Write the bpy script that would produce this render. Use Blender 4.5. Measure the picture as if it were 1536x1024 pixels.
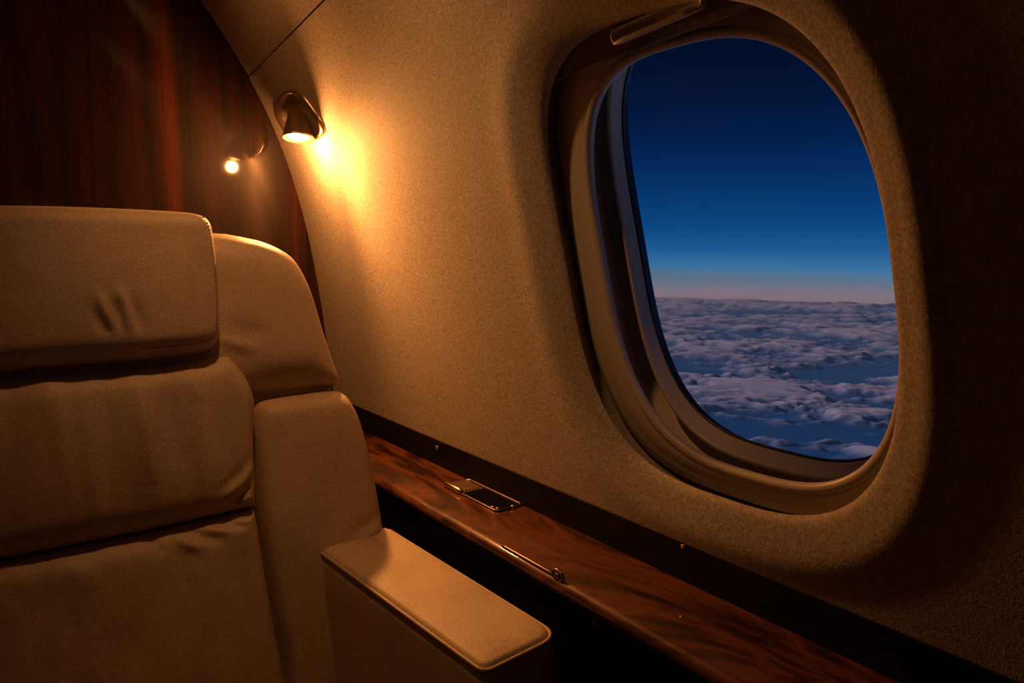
import bpy, math
import numpy as np
from mathutils import Vector, Matrix, noise as mnoise

# ------------------------------------------------------------------ clear
for o in list(bpy.data.objects):
    bpy.data.objects.remove(o, do_unlink=True)
SC = bpy.context.scene
COL = SC.collection

# ------------------------------------------------------------------ camera
EYE = 1.05                       # eye height above the cabin floor (m)
F_PX = 1150.0                    # focal length for a 1536 px wide frame
TH = math.atan(149 / F_PX)       # pitch down
PS = math.atan(823 * math.cos(TH) / F_PX)   # turn from the aft direction (-X) to the window side
fh = np.array([-math.cos(PS), math.sin(PS), 0.0])
fw = fh * math.cos(TH) - np.array([0, 0, 1.0]) * math.sin(TH)
rt = np.cross(fh, [0, 0, 1.0])
upv = np.cross(rt, fw)
cam_d = bpy.data.cameras.new('camera')
cam = bpy.data.objects.new('camera', cam_d)
COL.objects.link(cam)
cam_d.sensor_width = 36.0
cam_d.lens = F_PX / 1536 * 36.0
cam_d.clip_start = 0.02
cam_d.clip_end = 200000
M = Matrix.Identity(4)
for i in range(3):
    M[i][0] = rt[i]; M[i][1] = upv[i]; M[i][2] = -fw[i]
M[2][3] = EYE
cam.matrix_world = M
SC.camera = cam

# ------------------------------------------------------------------ world (dusk sky above a cloud sea)
def lin(r, g, b):
    f = lambda c: (c / 255) / 12.92 if c / 255 <= 0.04045 else ((c / 255 + 0.055) / 1.055) ** 2.4
    return (f(r), f(g), f(b), 1.0)

world = bpy.data.worlds.new('dusk_sky'); SC.world = world
world.use_nodes = True
nt = world.node_tree; nt.nodes.clear()
n_out = nt.nodes.new('ShaderNodeOutputWorld')
n_bg = nt.nodes.new('ShaderNodeBackground')
n_tc = nt.nodes.new('ShaderNodeTexCoord')
n_sep = nt.nodes.new('ShaderNodeSeparateXYZ')
n_map = nt.nodes.new('ShaderNodeMapRange')
n_map.inputs['From Min'].default_value = -0.12
n_map.inputs['From Max'].default_value = 0.28
n_rmp = nt.nodes.new('ShaderNodeValToRGB')
nt.links.new(n_tc.outputs['Generated'], n_sep.inputs[0])
nt.links.new(n_sep.outputs['Z'], n_map.inputs['Value'])
nt.links.new(n_map.outputs[0], n_rmp.inputs[0])
nt.links.new(n_rmp.outputs[0], n_bg.inputs[0])
nt.links.new(n_bg.outputs[0], n_out.inputs[0])
sky_stops = [(-0.085, (80, 92, 122)), (-0.073, (132, 118, 134)), (-0.063, (134, 126, 146)), (-0.050, (98, 124, 154)),
             (-0.032, (60, 114, 158)), (-0.008, (28, 90, 146)), (0.022, (12, 70, 128)), (0.055, (7, 56, 110)),
             (0.092, (4, 42, 92)), (0.13, (3, 30, 72)), (0.17, (3, 21, 54)), (0.235, (2, 14, 38))]
cr = n_rmp.color_ramp
while len(cr.elements) > 1:
    cr.elements.remove(cr.elements[-1])
for i, (s, c) in enumerate(sky_stops):
    p = (s + 0.12) / 0.40
    e = cr.elements[0] if i == 0 else cr.elements.new(p)
    e.position = p; e.color = lin(*c)
n_bg.inputs[1].default_value = 1.0

# low last sun from behind the bulkhead side, far side of the aircraft
sd = bpy.data.lights.new('sun', 'SUN'); sun = bpy.data.objects.new('sun', sd); COL.objects.link(sun)
sd.energy = 1.35; sd.angle = math.radians(5); sd.color = (0.98, 0.80, 0.94)
sun_from = Vector((-1.0, -0.45, 0.55))
sun.rotation_euler = sun_from.to_track_quat('Z', 'Y').to_euler()
sun.location = (-3, -3, 4)

# warm spot added in the unseen ceiling to light the seat (its fixture is built below)
WARM = (1.0, 0.375, 0.092)
OVER_P = np.array([-0.70, 0.21, 0.535])
ol = bpy.data.lights.new('added_overhead_light', 'SPOT'); over = bpy.data.objects.new('added_overhead_light', ol); COL.objects.link(over)
ol.energy = 7.2; ol.color = (1.0, 0.435, 0.140); ol.shadow_soft_size = 0.022
ol.spot_size = math.radians(92); ol.spot_blend = 1.0
over.location = OVER_P + [0, 0, EYE - 0.012]
over.rotation_euler = (-(Vector((-0.93, 0.44, -0.08)) - Vector(OVER_P))).to_track_quat('Z', 'Y').to_euler()

AFT_P = np.array([-1.10, 0.235, 0.505])  # unseen ceiling spot added for the glow on the wall around the lamp
al = bpy.data.lights.new('added_aft_light', 'SPOT'); aft = bpy.data.objects.new('added_aft_light', al); COL.objects.link(aft)
al.energy = 1.7; al.color = WARM; al.shadow_soft_size = 0.02; al.spot_size = math.radians(96); al.spot_blend = 1.0
aft.location = AFT_P + [0, 0, EYE - 0.012]
aft.rotation_euler = (-(Vector((-1.24, 0.50, 0.20)) - Vector(AFT_P))).to_track_quat('Z', 'Y').to_euler()

SC.view_settings.view_transform = 'Standard'
SC.view_settings.look = 'None'
SC.view_settings.gamma = 1.0
SC.view_settings.use_curve_mapping = False
SC.view_settings.exposure = 0.0
SC.cycles.use_denoising = True
SC.cycles.max_bounces = 8
SC.cycles.sample_clamp_indirect = 4.0
SC.cycles.caustics_reflective = False
SC.cycles.caustics_refractive = False

# ------------------------------------------------------------------ object helpers (all coordinates relative to the eye; EYE is added on building)
ORG = {}
def link_obj(o, parent, origin):
    COL.objects.link(o)
    ORG[o.name] = np.array(origin, float)
    if parent is not None:
        o.parent = parent
        o.location = np.array(origin) - ORG[parent.name]
    else:
        o.location = np.array(origin) + [0, 0, EYE]
    return o

def mk(name, V, Fs, mat, parent=None, smooth=True, uvs=None, origin=None):
    V = np.asarray(V, float)
    if origin is None:
        origin = (V.min(0) + V.max(0)) / 2
    me = bpy.data.meshes.new(name)
    me.from_pydata([tuple(v) for v in (V - origin)], [], [tuple(int(i) for i in f) for f in Fs])
    me.update()
    if smooth:
        me.polygons.foreach_set('use_smooth', [True] * len(me.polygons))
    me.materials.append(mat)
    o = bpy.data.objects.new(name, me)
    return link_obj(o, parent, origin)

def empty(name, origin, parent=None):
    o = bpy.data.objects.new(name, None)
    o.empty_display_size = 0.05
    return link_obj(o, parent, origin)

def tag(o, label=None, cat=None, group=None, kind=None):
    if label: o['label'] = label
    if cat: o['category'] = cat
    if group: o['group'] = group
    if kind: o['kind'] = kind
    return o

class MB:
    """gathers pieces into one mesh"""
    def __init__(s): s.V = []; s.F = []
    def add(s, V, F):
        n = len(s.V); s.V += [tuple(v) for v in V]; s.F += [tuple(i + n for i in f) for f in F]; return s
    def build(s, name, mat, parent=None, smooth=True): return mk(name, s.V, s.F, mat, parent, smooth)

def grid_faces(nr, nc, closed=False, flip=False):
    F = []
    for i in range(nr - 1):
        for j in range(nc if closed else nc - 1):
            a = i * nc + j; b = i * nc + (j + 1) % nc; c = b + nc; d = a + nc
            F.append((a, d, c, b) if flip else (a, b, c, d))
    return F

def loops_mesh(loops, flip=False, cap_end=False, cap_start=False):
    nc = len(loops[0])
    V = np.concatenate(loops, 0)
    F = grid_faces(len(loops), nc, True, flip)
    if cap_end:
        F.append(tuple(range((len(loops) - 1) * nc, len(loops) * nc)))
    if cap_start:
        F.append(tuple(reversed(range(0, nc))))
    return V, F

def tube(pts, r, n=10, closed=False, cap=True):
    pts = np.asarray(pts, float); m = len(pts)
    if closed:
        T = np.roll(pts, -1, 0) - np.roll(pts, 1, 0)
    else:
        T = np.gradient(pts, axis=0)
    T /= np.linalg.norm(T, axis=1)[:, None] + 1e-12
    up = np.array([0.13, 0.21, 0.97]); up /= np.linalg.norm(up)
    rr = np.broadcast_to(np.asarray(r, float), (m,))
    V = []
    for i in range(m):
        a = np.cross(T[i], up); a /= np.linalg.norm(a) + 1e-12; b = np.cross(T[i], a)
        for k in range(n):
            t = 2 * math.pi * k / n
            V.append(pts[i] + rr[i] * (a * math.cos(t) + b * math.sin(t)))
    F = []
    for i in range(m if closed else m - 1):
        for k in range(n):
            a = i * n + k; b = i * n + (k + 1) % n; i2 = (i + 1) % m
            F.append((a, b, i2 * n + (k + 1) % n, i2 * n + k))
    if not closed and cap:
        F.append(tuple(reversed(range(n)))); F.append(tuple(range((m - 1) * n, m * n)))
    return V, F

def rounded_rect(w, h, r, n=6):
    P = []
    for cx, cy, a0 in ((w / 2 - r, h / 2 - r, 0), (-w / 2 + r, h / 2 - r, 90), (-w / 2 + r, -h / 2 + r, 180), (w / 2 - r, -h / 2 + r, 270)):
        for k in range(n + 1):
            a = math.radians(a0 + 90 * k / n)
            P.append((cx + r * math.cos(a), cy + r * math.sin(a)))
    return np.array(P)

def catmull(P, n=12):
    P = np.asarray(P, float); Q = np.vstack([2 * P[0] - P[1], P, 2 * P[-1] - P[-2]]); out = []
    for i in range(1, len(Q) - 2):
        for t in np.linspace(0, 1, n, endpoint=False):
            a, b, c, d = Q[i - 1], Q[i], Q[i + 1], Q[i + 2]
            out.append(0.5 * (2 * b + (c - a) * t + (2 * a - 5 * b + 4 * c - d) * t * t + (3 * b - a - 3 * c + d) * t ** 3))
    out.append(Q[-2]); return np.array(out)

def resample(P, n, par=None):
    P = np.asarray(P, float)
    d = np.concatenate([[0], np.cumsum(np.linalg.norm(np.diff(P, axis=0), axis=1))])
    t = (np.linspace(0, 1, n) if par is None else par) * d[-1]
    return np.stack([np.interp(t, d, P[:, k]) for k in range(P.shape[1])], 1)

def sstep(a, b, x):
    t = np.clip((x - a) / (b - a), 0, 1); return t * t * (3 - 2 * t)

# ------------------------------------------------------------------ materials
def new_mat(name):
    m = bpy.data.materials.new(name); m.use_nodes = True
    t = m.node_tree; b = t.nodes['Principled BSDF']
    return m, t, b
def N(t, kind, **kw):
    n = t.nodes.new(kind)
    for k, v in kw.items():
        if k in n.inputs: n.inputs[k].default_value = v
        else: setattr(n, k, v)
    return n

def plain(name, col, rough=0.5, metal=0.0, coat=0.0, spec=0.5):
    m, t, b = new_mat(name)
    b.inputs['Base Color'].default_value = (*col, 1); b.inputs['Roughness'].default_value = rough
    b.inputs['Metallic'].default_value = metal; b.inputs['Coat Weight'].default_value = coat
    b.inputs['Coat Roughness'].default_value = 0.05; b.inputs['Specular IOR Level'].default_value = spec
    return m

def grain_mat(name, c1, c2, scale, rough, bump, bscale, spec=0.35, blotch=0.0, sheen=0.0):
    """fine pebbled leather or fabric: speckle in colour plus fine bump, in metres"""
    m, t, b = new_mat(name)
    g = N(t, 'ShaderNodeNewGeometry')
    n1 = N(t, 'ShaderNodeTexNoise', Scale=scale, Detail=2.5, Roughness=0.6)
    mx = N(t, 'ShaderNodeMix', data_type='RGBA')
    mx.inputs['A'].default_value = (*c1, 1); mx.inputs['B'].default_value = (*c2, 1)
    mr = N(t, 'ShaderNodeMapRange'); mr.inputs['From Min'].default_value = 0.34; mr.inputs['From Max'].default_value = 0.66
    t.links.new(g.outputs['Position'], n1.inputs['Vector'])
    t.links.new(n1.outputs['Fac'], mr.inputs['Value']); t.links.new(mr.outputs[0], mx.inputs['Factor'])
    src = mx.outputs['Result']
    if blotch > 0:
        n2 = N(t, 'ShaderNodeTexNoise', Scale=14.0, Detail=3.0)
        t.links.new(g.outputs['Position'], n2.inputs['Vector'])
        hs = N(t, 'ShaderNodeHueSaturation')
        mr2 = N(t, 'ShaderNodeMapRange'); mr2.inputs['From Min'].default_value = 0.3; mr2.inputs['From Max'].default_value = 0.7
        mr2.inputs['To Min'].default_value = 1 - blotch; mr2.inputs['To Max'].default_value = 1 + blotch
        t.links.new(n2.outputs['Fac'], mr2.inputs['Value']); t.links.new(mr2.outputs[0], hs.inputs['Value'])
        t.links.new(src, hs.inputs['Color']); src = hs.outputs['Color']
    t.links.new(src, b.inputs['Base Color'])
    n3 = N(t, 'ShaderNodeTexVoronoi', Scale=bscale)
    t.links.new(g.outputs['Position'], n3.inputs['Vector'])
    ad = N(t, 'ShaderNodeMath', operation='ADD')
    t.links.new(n3.outputs['Distance'], ad.inputs[0]); t.links.new(n1.outputs['Fac'], ad.inputs[1])
    bp = N(t, 'ShaderNodeBump', Strength=bump, Distance=0.0006)
    t.links.new(ad.outputs[0], bp.inputs['Height']); t.links.new(bp.outputs[0], b.inputs['Normal'])
    b.inputs['Roughness'].default_value = rough; b.inputs['Specular IOR Level'].default_value = spec
    b.inputs['Sheen Weight'].default_value = sheen
    return m

def wood_mat(name, cols, stretch, rough=0.35, coat=1.0, coat_rough=0.06, dist=1.2, rings=6.0, bump=0.15):
    m, t, b = new_mat(name)
    g = N(t, 'ShaderNodeNewGeometry')
    mp = N(t, 'ShaderNodeMapping'); mp.inputs['Scale'].default_value = stretch
    t.links.new(g.outputs['Position'], mp.inputs['Vector'])
    warp = N(t, 'ShaderNodeTexNoise', Scale=0.55, Detail=4.0, Distortion=dist)
    t.links.new(mp.outputs[0], warp.inputs['Vector'])
    mul = N(t, 'ShaderNodeMath', operation='MULTIPLY'); mul.inputs[1].default_value = rings
    t.links.new(warp.outputs['Fac'], mul.inputs[0])
    fr = N(t, 'ShaderNodeMath', operation='PINGPONG'); fr.inputs[1].default_value = 1.0
    t.links.new(mul.outputs[0], fr.inputs[0])
    mp2 = N(t, 'ShaderNodeMapping'); mp2.inputs['Scale'].default_value = tuple(s * 9 if s > 5 else s * 1.5 for s in stretch)
    t.links.new(g.outputs['Position'], mp2.inputs['Vector'])
    fib = N(t, 'ShaderNodeTexNoise', Scale=1.6, Detail=5.0, Roughness=0.7)
    t.links.new(mp2.outputs[0], fib.inputs['Vector'])
    mixf = N(t, 'ShaderNodeMix'); mixf.inputs['Factor'].default_value = 0.50
    t.links.new(fr.outputs[0], mixf.inputs['A']); t.links.new(fib.outputs['Fac'], mixf.inputs['B'])
    r = N(t, 'ShaderNodeValToRGB')
    e = r.color_ramp.elements
    e[0].position = 0.22; e[0].color = (*cols[0], 1)
    e[1].position = 0.80; e[1].color = (*cols[2], 1)
    mid = e.new(0.5); mid.color = (*cols[1], 1)
    t.links.new(mixf.outputs['Result'], r.inputs[0]); t.links.new(r.outputs[0], b.inputs['Base Color'])
    b.inputs['Roughness'].default_value = rough
    b.inputs['Coat Weight'].default_value = coat; b.inputs['Coat Roughness'].default_value = coat_rough
    b.inputs['Specular IOR Level'].default_value = 0.15
    bp = N(t, 'ShaderNodeBump', Strength=bump, Distance=0.0003)
    t.links.new(fib.outputs['Fac'], bp.inputs['Height']); t.links.new(bp.outputs[0], b.inputs['Normal'])
    return m

M_WALL = grain_mat('wall_covering', (0.31, 0.265, 0.22), (0.55, 0.475, 0.395), 330, 0.75, 0.22, 700, spec=0.2)
M_SURR = grain_mat('window_moulding', (0.52, 0.46, 0.40), (0.62, 0.55, 0.48), 600, 0.38, 0.12, 800, spec=0.4)
M_LEATH = grain_mat('cream_leather', (0.42, 0.315, 0.21), (0.58, 0.44, 0.295), 420, 0.50, 0.40, 850, spec=0.35, blotch=0.10)
M_PIPE = grain_mat('leather_piping', (0.44, 0.32, 0.20), (0.55, 0.40, 0.26), 560, 0.48, 0.3, 850)
M_STITCH = plain('stitch_thread', (0.13, 0.075, 0.035), 0.8)
M_BULK = wood_mat('mahogany_veneer', [(0.005, 0.0015, 0.0008), (0.030, 0.0050, 0.0014), (0.110, 0.0165, 0.0035)], (26.0, 26.0, 1.1), rough=0.55, dist=0.35, rings=4, bump=0.05)
M_LEDGE = wood_mat('walnut_burl', [(0.014, 0.005, 0.002), (0.070, 0.021, 0.007), (0.165, 0.055, 0.018)], (5.5, 17.0, 12.0), rough=0.38, coat_rough=0.06, dist=2.2, rings=6)
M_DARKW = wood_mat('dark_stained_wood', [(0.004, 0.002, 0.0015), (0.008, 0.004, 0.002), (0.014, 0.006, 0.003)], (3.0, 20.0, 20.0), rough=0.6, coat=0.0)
M_BLACK = plain('black_plastic', (0.010, 0.008, 0.007), 0.45)
M_GLOSSB = plain('black_glass', (0.003, 0.003, 0.003), 0.04, coat=1.0)
M_BRASS = plain('brushed_brass', (0.80, 0.58, 0.32), 0.24, 1.0)
M_BRONZE = plain('satin_bronze', (0.26, 0.18, 0.12), 0.30, 1.0)
M_LAMPM = plain('lamp_metal', (0.36, 0.25, 0.16), 0.28, 0.75, coat=0.5)
M_SEAL = plain('rubber_seal', (0.03, 0.03, 0.035), 0.35)
M_CARPET = grain_mat('carpet', (0.05, 0.03, 0.02), (0.08, 0.05, 0.03), 300, 0.95, 0.8, 400, spec=0.1)
M_SHADE = grain_mat('shade_fabric', (0.20, 0.17, 0.14), (0.26, 0.22, 0.18), 600, 0.7, 0.2, 800, spec=0.2)

def emis(name, col, s):
    m, t, b = new_mat(name); b.inputs['Base Color'].default_value = (0, 0, 0, 1)
    b.inputs['Emission Color'].default_value = (*col, 1); b.inputs['Emission Strength'].default_value = s; return m
M_LENS = emis('lamp_lens', (1.0, 0.37, 0.13), 30.0)
M_LENS2 = emis('added_spot_lens', (1.0, 0.55, 0.22), 2.0)  # glowing lens of the added ceiling spots

# window acrylic: clear sheet with a weak mirror
m, t, b = new_mat('clear_acrylic'); t.nodes.remove(b)
o_ = t.nodes['Material Output']; tr = N(t, 'ShaderNodeBsdfTransparent'); gl = N(t, 'ShaderNodeBsdfGlossy', Roughness=0.02)
fz = N(t, 'ShaderNodeFresnel', IOR=1.12); ms = N(t, 'ShaderNodeMixShader')
tr.inputs[0].default_value = (0.97, 0.98, 1.0, 1)
t.links.new(fz.outputs[0], ms.inputs[0]); t.links.new(tr.outputs[0], ms.inputs[1]); t.links.new(gl.outputs[0], ms.inputs[2])
t.links.new(ms.outputs[0], o_.inputs[0]); M_PANE = m

# ------------------------------------------------------------------ fuselage section (window side), arc length s, 0 at z = -0.60
PZ = np.array([-.60, -.45, -.31, -.261, -.15, -.028, .067, .166, .241, .297, .355, .416, .50, .58, .65])
PY = np.array([.590, .592, .590, .586, .572, .548, .529, .505, .476, .446, .408, .364, .296, .222, .15])
pc = np.polyfit(PZ, PY, 5)
zz = np.linspace(-.60, .66, 400); yy = np.polyval(pc, zz)
sl0 = np.polyval(np.polyder(pc), -.60)
zl = np.linspace(-EYE, -.6, 60)[:-1]
yl = yy[0] + (zl + .6) * sl0 - 0.35 * (zl + .6) ** 2
zu = np.linspace(0, 1, 60)[1:]
YC = -0.22                                        # cabin centre line
slu = np.polyval(np.polyder(pc), .66)
# upper: quadratic bend to the flat crown
y_top, z_top = YC, 0.80
P0 = np.array([yy[-1], zz[-1]]); Pm = np.array([yy[-1] + slu * 0.13, zz[-1] + 0.13]); P1 = np.array([y_top, z_top])
up_ = np.array([(1 - t) ** 2 * P0 + 2 * t * (1 - t) * Pm + t * t * P1 for t in zu])
PRZ = np.concatenate([zl, zz, up_[:, 1]]); PRY = np.concatenate([yl, yy, up_[:, 0]])
PRS = np.concatenate([[0], np.cumsum(np.hypot(np.diff(PRZ), np.diff(PRY)))]); PRS -= PRS[len(zl)]
tz = np.gradient(PRZ, PRS); ty = np.gradient(PRY, PRS)
S_FLOOR, S_CROWN = PRS[0], PRS[-1]
def S(X, s, d=0.0):
    """point on the side wall; d is the distance outward from the cabin"""
    X, s, d = np.broadcast_arrays(np.asarray(X, float), np.asarray(s, float), np.asarray(d, float))
    y = np.interp(s, PRS, PRY); z = np.interp(s, PRS, PRZ)
    a = np.interp(s, PRS, tz); b_ = np.interp(s, PRS, ty); L = np.hypot(a, b_); a = a / L; b_ = b_ / L
    return np.stack([X, y + a * d, z - b_ * d], -1)

X_AFT, X_FWD = -1.45, 1.10

# ------------------------------------------------------------------ window opening loops:  (cx, cs, a, b, n, shear, depth)
NT = 288
TH_ = np.linspace(0, 2 * math.pi, NT, endpoint=False)
def sup(cx, cs, a, b, n, sh, d=None):
    c, s_ = np.cos(TH_), np.sin(TH_)
    r = (np.abs(c / a) ** n + np.abs(s_ / b) ** n) ** (-1 / n)
    u, v = r * c, r * s_
    return np.stack([cx + u + sh * v, cs + v], 1)
L_OPEN = (-.4965, .5775, .1925, .2285, 2.95, -.085)
def mixp(p, q, t): return tuple(a + (b - a) * t for a, b in zip(p, q))
def grow(p, e): return (p[0], p[1], p[2] + e, p[3] + e, p[4], p[5])
P_LIP = (-.4785, .5735, .1697, .2032, 2.80, -.095)
P_FRM = (-.4780, .5855, .1600, .2125, 2.95, -.09)
P_GLS = (-.4790, .5885, .1615, .2065, 3.0, -.09)

# --- wall panel with rolled window opening
def seam_s(x): return 0.921 + 0.086 * (x + 1.42)
S_LOW = 0.20
cx0, cs0 = L_OPEN[0], L_OPEN[1]
quad = [(X_FWD, seam_s(X_FWD)), (X_AFT, seam_s(X_AFT)), (X_AFT, S_LOW), (X_FWD, S_LOW)]
ROLL = 0.052
ROLL_A = 0.043 - 0.011 * np.cos(TH_) ; CREST = 0.0028 + 0.0016 * np.cos(TH_)     # roll wider aft; crest added, prouder forward to shade the wall beyond
edge_out = sup(*grow(L_OPEN, ROLL + 0.055))
rim = []
ang = np.arctan2(edge_out[:, 1] - cs0, edge_out[:, 0] - cx0)
for a in ang:
    best = None; dx, ds = math.cos(a), math.sin(a)
    for i in range(4):
        (x1, s1), (x2, s2) = quad[i], quad[(i + 1) % 4]
        ex, es = x2 - x1, s2 - s1; den = dx * es - ds * ex
        if abs(den) < 1e-9: continue
        t_ = ((x1 - cx0) * es - (s1 - cs0) * ex) / den; q_ = ((x1 - cx0) * ds - (s1 - cs0) * dx) / den
        if t_ > 0 and -1e-6 <= q_ <= 1 + 1e-6 and (best is None or t_ < best): best = t_
    rim.append((cx0 + best * dx, cs0 + best * ds))
rim = np.array(rim)
for (qx, qs) in quad:
    qa = math.atan2(qs - cs0, qx - cx0)
    k = int(np.argmin(np.abs((ang - qa + math.pi) % (2 * math.pi) - math.pi)))
    rim[k] = (qx, qs)
loops = []
for t_ in np.linspace(1, 0, 46) ** 1.6:
    if t_ < 1e-6: continue
    p = edge_out * (1 - t_) + rim * t_
    loops.append(S(p[:, 0], p[:, 1], 0))
D_OPEN = 0.012
for e in np.linspace(ROLL + 0.055, 0, 40):
    p = sup(*grow(L_OPEN, e))
    q_ = 1 - np.minimum(e / ROLL_A, 1)
    d = D_OPEN * (1 - np.sqrt(np.maximum(0, 1 - q_ ** 2.3)))
    d = d - CREST * np.exp(-((e - ROLL_A * .98) / (ROLL_A * .42)) ** 2) * min(1, e / .02)
    loops.append(S(p[:, 0], p[:, 1], d))
for d, g in ((0.0132, 0.0), (0.0144, 0.0012), (0.0146, 0.016), (0.060, 0.016), (0.110, 0.016)):   # back edge, then the slot the shade runs in
    p = sup(*grow(L_OPEN, g)); loops.append(S(p[:, 0], p[:, 1], d))
V, Fc = loops_mesh(loops)
wb = MB().add(V, Fc)
xs = np.linspace(X_AFT, X_FWD, 30); sv = np.linspace(S_LOW, S_FLOOR, 30)
g = np.array([S(xs, s_, 0) for s_ in sv]).reshape(-1, 3)
wb.add(g, grid_faces(30, 30, flip=True))
tag(wb.build('wall_right', M_WALL), 'cream side wall around the oval window', kind='structure')

# --- ceiling above the seam, crown and the far side down to the floor
xs = np.linspace(X_AFT, X_FWD, 40)
rows = []
for k, q_ in enumerate(np.linspace(0, 1, 40)):
    s_ = (seam_s(xs) + 0.0022) * (1 - q_) + S_CROWN * q_
    rows.append(S(xs, s_, 0.0015 if k == 0 else 0))
g = np.concatenate(rows)
mir = g.copy(); mir[:, 1] = 2 * YC - mir[:, 1]
cb = MB().add(g, grid_faces(40, 40)).add(mir, grid_faces(40, 40, flip=True))
tag(cb.build('ceiling', M_WALL), 'cream ceiling panel above the seam line', kind='structure')
jb = MB()
xs2 = np.linspace(X_AFT, X_FWD, 60)
g = np.concatenate([S(xs2, seam_s(xs2) - 0.006, 0.004), S(xs2, seam_s(xs2) + 0.008, 0.004)])
jb.add(g, grid_faces(2, 60))
tag(jb.build('trim_1', M_BLACK), 'dark joint line between side wall and ceiling', kind='structure')
rows = [S(xs, seam_s(xs) * (1 - q_) + S_FLOOR * q_, 0) for q_ in np.linspace(0, 1, 60)]
g = np.concatenate(rows); g[:, 1] = 2 * YC - g[:, 1]
mk('wall_left', g, grid_faces(60, 40), M_CARPET)['kind'] = 'structure'

# --- floor, bulkhead and forward wall
yf = float(np.interp(S_FLOOR, PRS, PRY)) + 0.01
def boxm(x0, x1, y0, y1, z0, z1):
    V = [(x, y, z) for x in (x0, x1) for y in (y0, y1) for z in (z0, z1)]
    F = [(0, 1, 3, 2), (4, 6, 7, 5), (0, 4, 5, 1), (2, 3, 7, 6), (0, 2, 6, 4), (1, 5, 7, 3)]
    return V, F
mk('floor', *boxm(X_AFT - .03, X_FWD + .03, 2 * YC - yf - .05, yf + .05, -EYE - 0.04, -EYE), M_CARPET, smooth=False)['kind'] = 'structure'
sec = np.stack([PRY, PRZ], 1)[::4]; sec = np.vstack([sec, [PRY[-1], PRZ[-1]]])
sec_full = np.vstack([sec, [[2 * YC - y, z] for y, z in sec[::-1][1:]]])
def slab(x0, x1, grow_=0.012):
    c = sec_full.mean(0); p = c + (sec_full - c) * (1 + grow_ * 2)
    p[:, 1] = np.maximum(p[:, 1], -EYE - 0.01)
    V = [(x0, y, z) for y, z in p] + [(x1, y, z) for y, z in p]; n = len(p)
    F = [tuple(range(n)), tuple(reversed(range(n, 2 * n)))] + [(i, i + n, (i + 1) % n + n, (i + 1) % n) for i in range(n)]
    return V, F
tag(mk('wall_back', *slab(X_AFT - 0.03, X_AFT), M_BULK, smooth=False), 'glossy mahogany bulkhead behind the seat', kind='structure')
mk('wall_front', *slab(X_FWD, X_FWD + 0.03), M_BULK, smooth=False)['kind'] = 'structure'

# ------------------------------------------------------------------ window assembly
win = empty('window_1', S(-.486, .58, .05)); tag(win, 'oval cabin window looking onto evening clouds', kind='structure')
def L3(p, d, e=0.0):
    q_ = sup(*grow(p, e)); return S(q_[:, 0], q_[:, 1], d)
# inner bezel ring: dished face, rolled lip, step down into the groove
lo = [L3(L_OPEN, .105, .014), L3(L_OPEN, .050, .013), L3(L_OPEN, .0360, .008), L3(L_OPEN, .0340, -.002)]
for t_ in np.linspace(0.08, 1, 16):
    pp = mixp(grow(L_OPEN, -.004), grow(P_LIP, 0.0050), t_)
    lo.append(L3(pp, .0340 - .0048 * math.sin(t_ * 1.5708)))
for a in np.linspace(0, 180, 16)[2:]:
    a = math.radians(a); lo.append(L3(P_LIP, .0315 - .0050 * math.sin(a), .0050 * math.cos(a)))
lo += [L3(P_LIP, .0350, -.0046), L3(P_LIP, .0375, -.003), L3(P_LIP, .0420, .004), L3(P_LIP, .0430, .018)]
V, Fc = loops_mesh(lo); mk('window_bezel', V, Fc, M_SURR, win)
# inner frame: a dark groove behind the bezel lip, then a ridge whose face slopes down to the pane
lo = [L3(P_LIP, .0430, .0185), L3(P_LIP, .0880, .0200), L3(P_FRM, .0880, .0090), L3(P_FRM, .0700, .0050)]
for a in np.linspace(0, 120, 8):
    a = math.radians(a); lo.append(L3(P_FRM, .0640 - .0035 * math.sin(a), .0010 + .0035 * math.cos(a)))
for t_ in np.linspace(0.15, 1, 8):
    lo.append(L3(mixp(grow(P_FRM, -.0008), grow(P_GLS, .0006), t_), .0620 + .0230 * t_))
V, Fc = loops_mesh(lo); mk('window_frame', V, Fc, M_SURR, win)
# thin rubber seal around the pane
pts = L3(P_GLS, .0850, 0.0004); V, Fc = tube(pts, .0018, 8, closed=True); mk('window_seal', V, Fc, M_SEAL, win)
# pane: a real sheet with thickness
lo = [L3(P_GLS, .0862, .008), L3(P_GLS, .0882, .008)]
def disc(p, d, e, flip):
    R = [L3(p, d, e)]
    ctr = S(p[0], p[1], d)
    V = [ctr]; F = []
    fr = np.linspace(0.12, 1, 8)
    for f_ in fr:
        q_ = sup(p[0], p[1], (p[2] + e) * f_, (p[3] + e) * f_, p[4], p[5]); V += list(S(q_[:, 0], q_[:, 1], d))
    for j in range(NT):
        F.append((0, 1 + j, 1 + (j + 1) % NT) if not flip else (0, 1 + (j + 1) % NT, 1 + j))
    for i in range(len(fr) - 1):
        for j in range(NT):
            a, b2 = 1 + i * NT + j, 1 + i * NT + (j + 1) % NT
            F.append((a, a + NT, b2 + NT, b2) if not flip else (a, b2, b2 + NT, a + NT))
    return V, F
pb = MB().add(*disc(P_GLS, .0864, .004, False)); mk('window_pane', pb.V, pb.F, M_PANE, win)
# outer skin frame, seen only from the side
lo = [L3(P_GLS, .0880, .004), L3(P_GLS, .100, .006), L3(P_GLS, .100, .05)]
V, Fc = loops_mesh(lo); mk('window_sill', V, Fc, M_SEAL, win)

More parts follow.
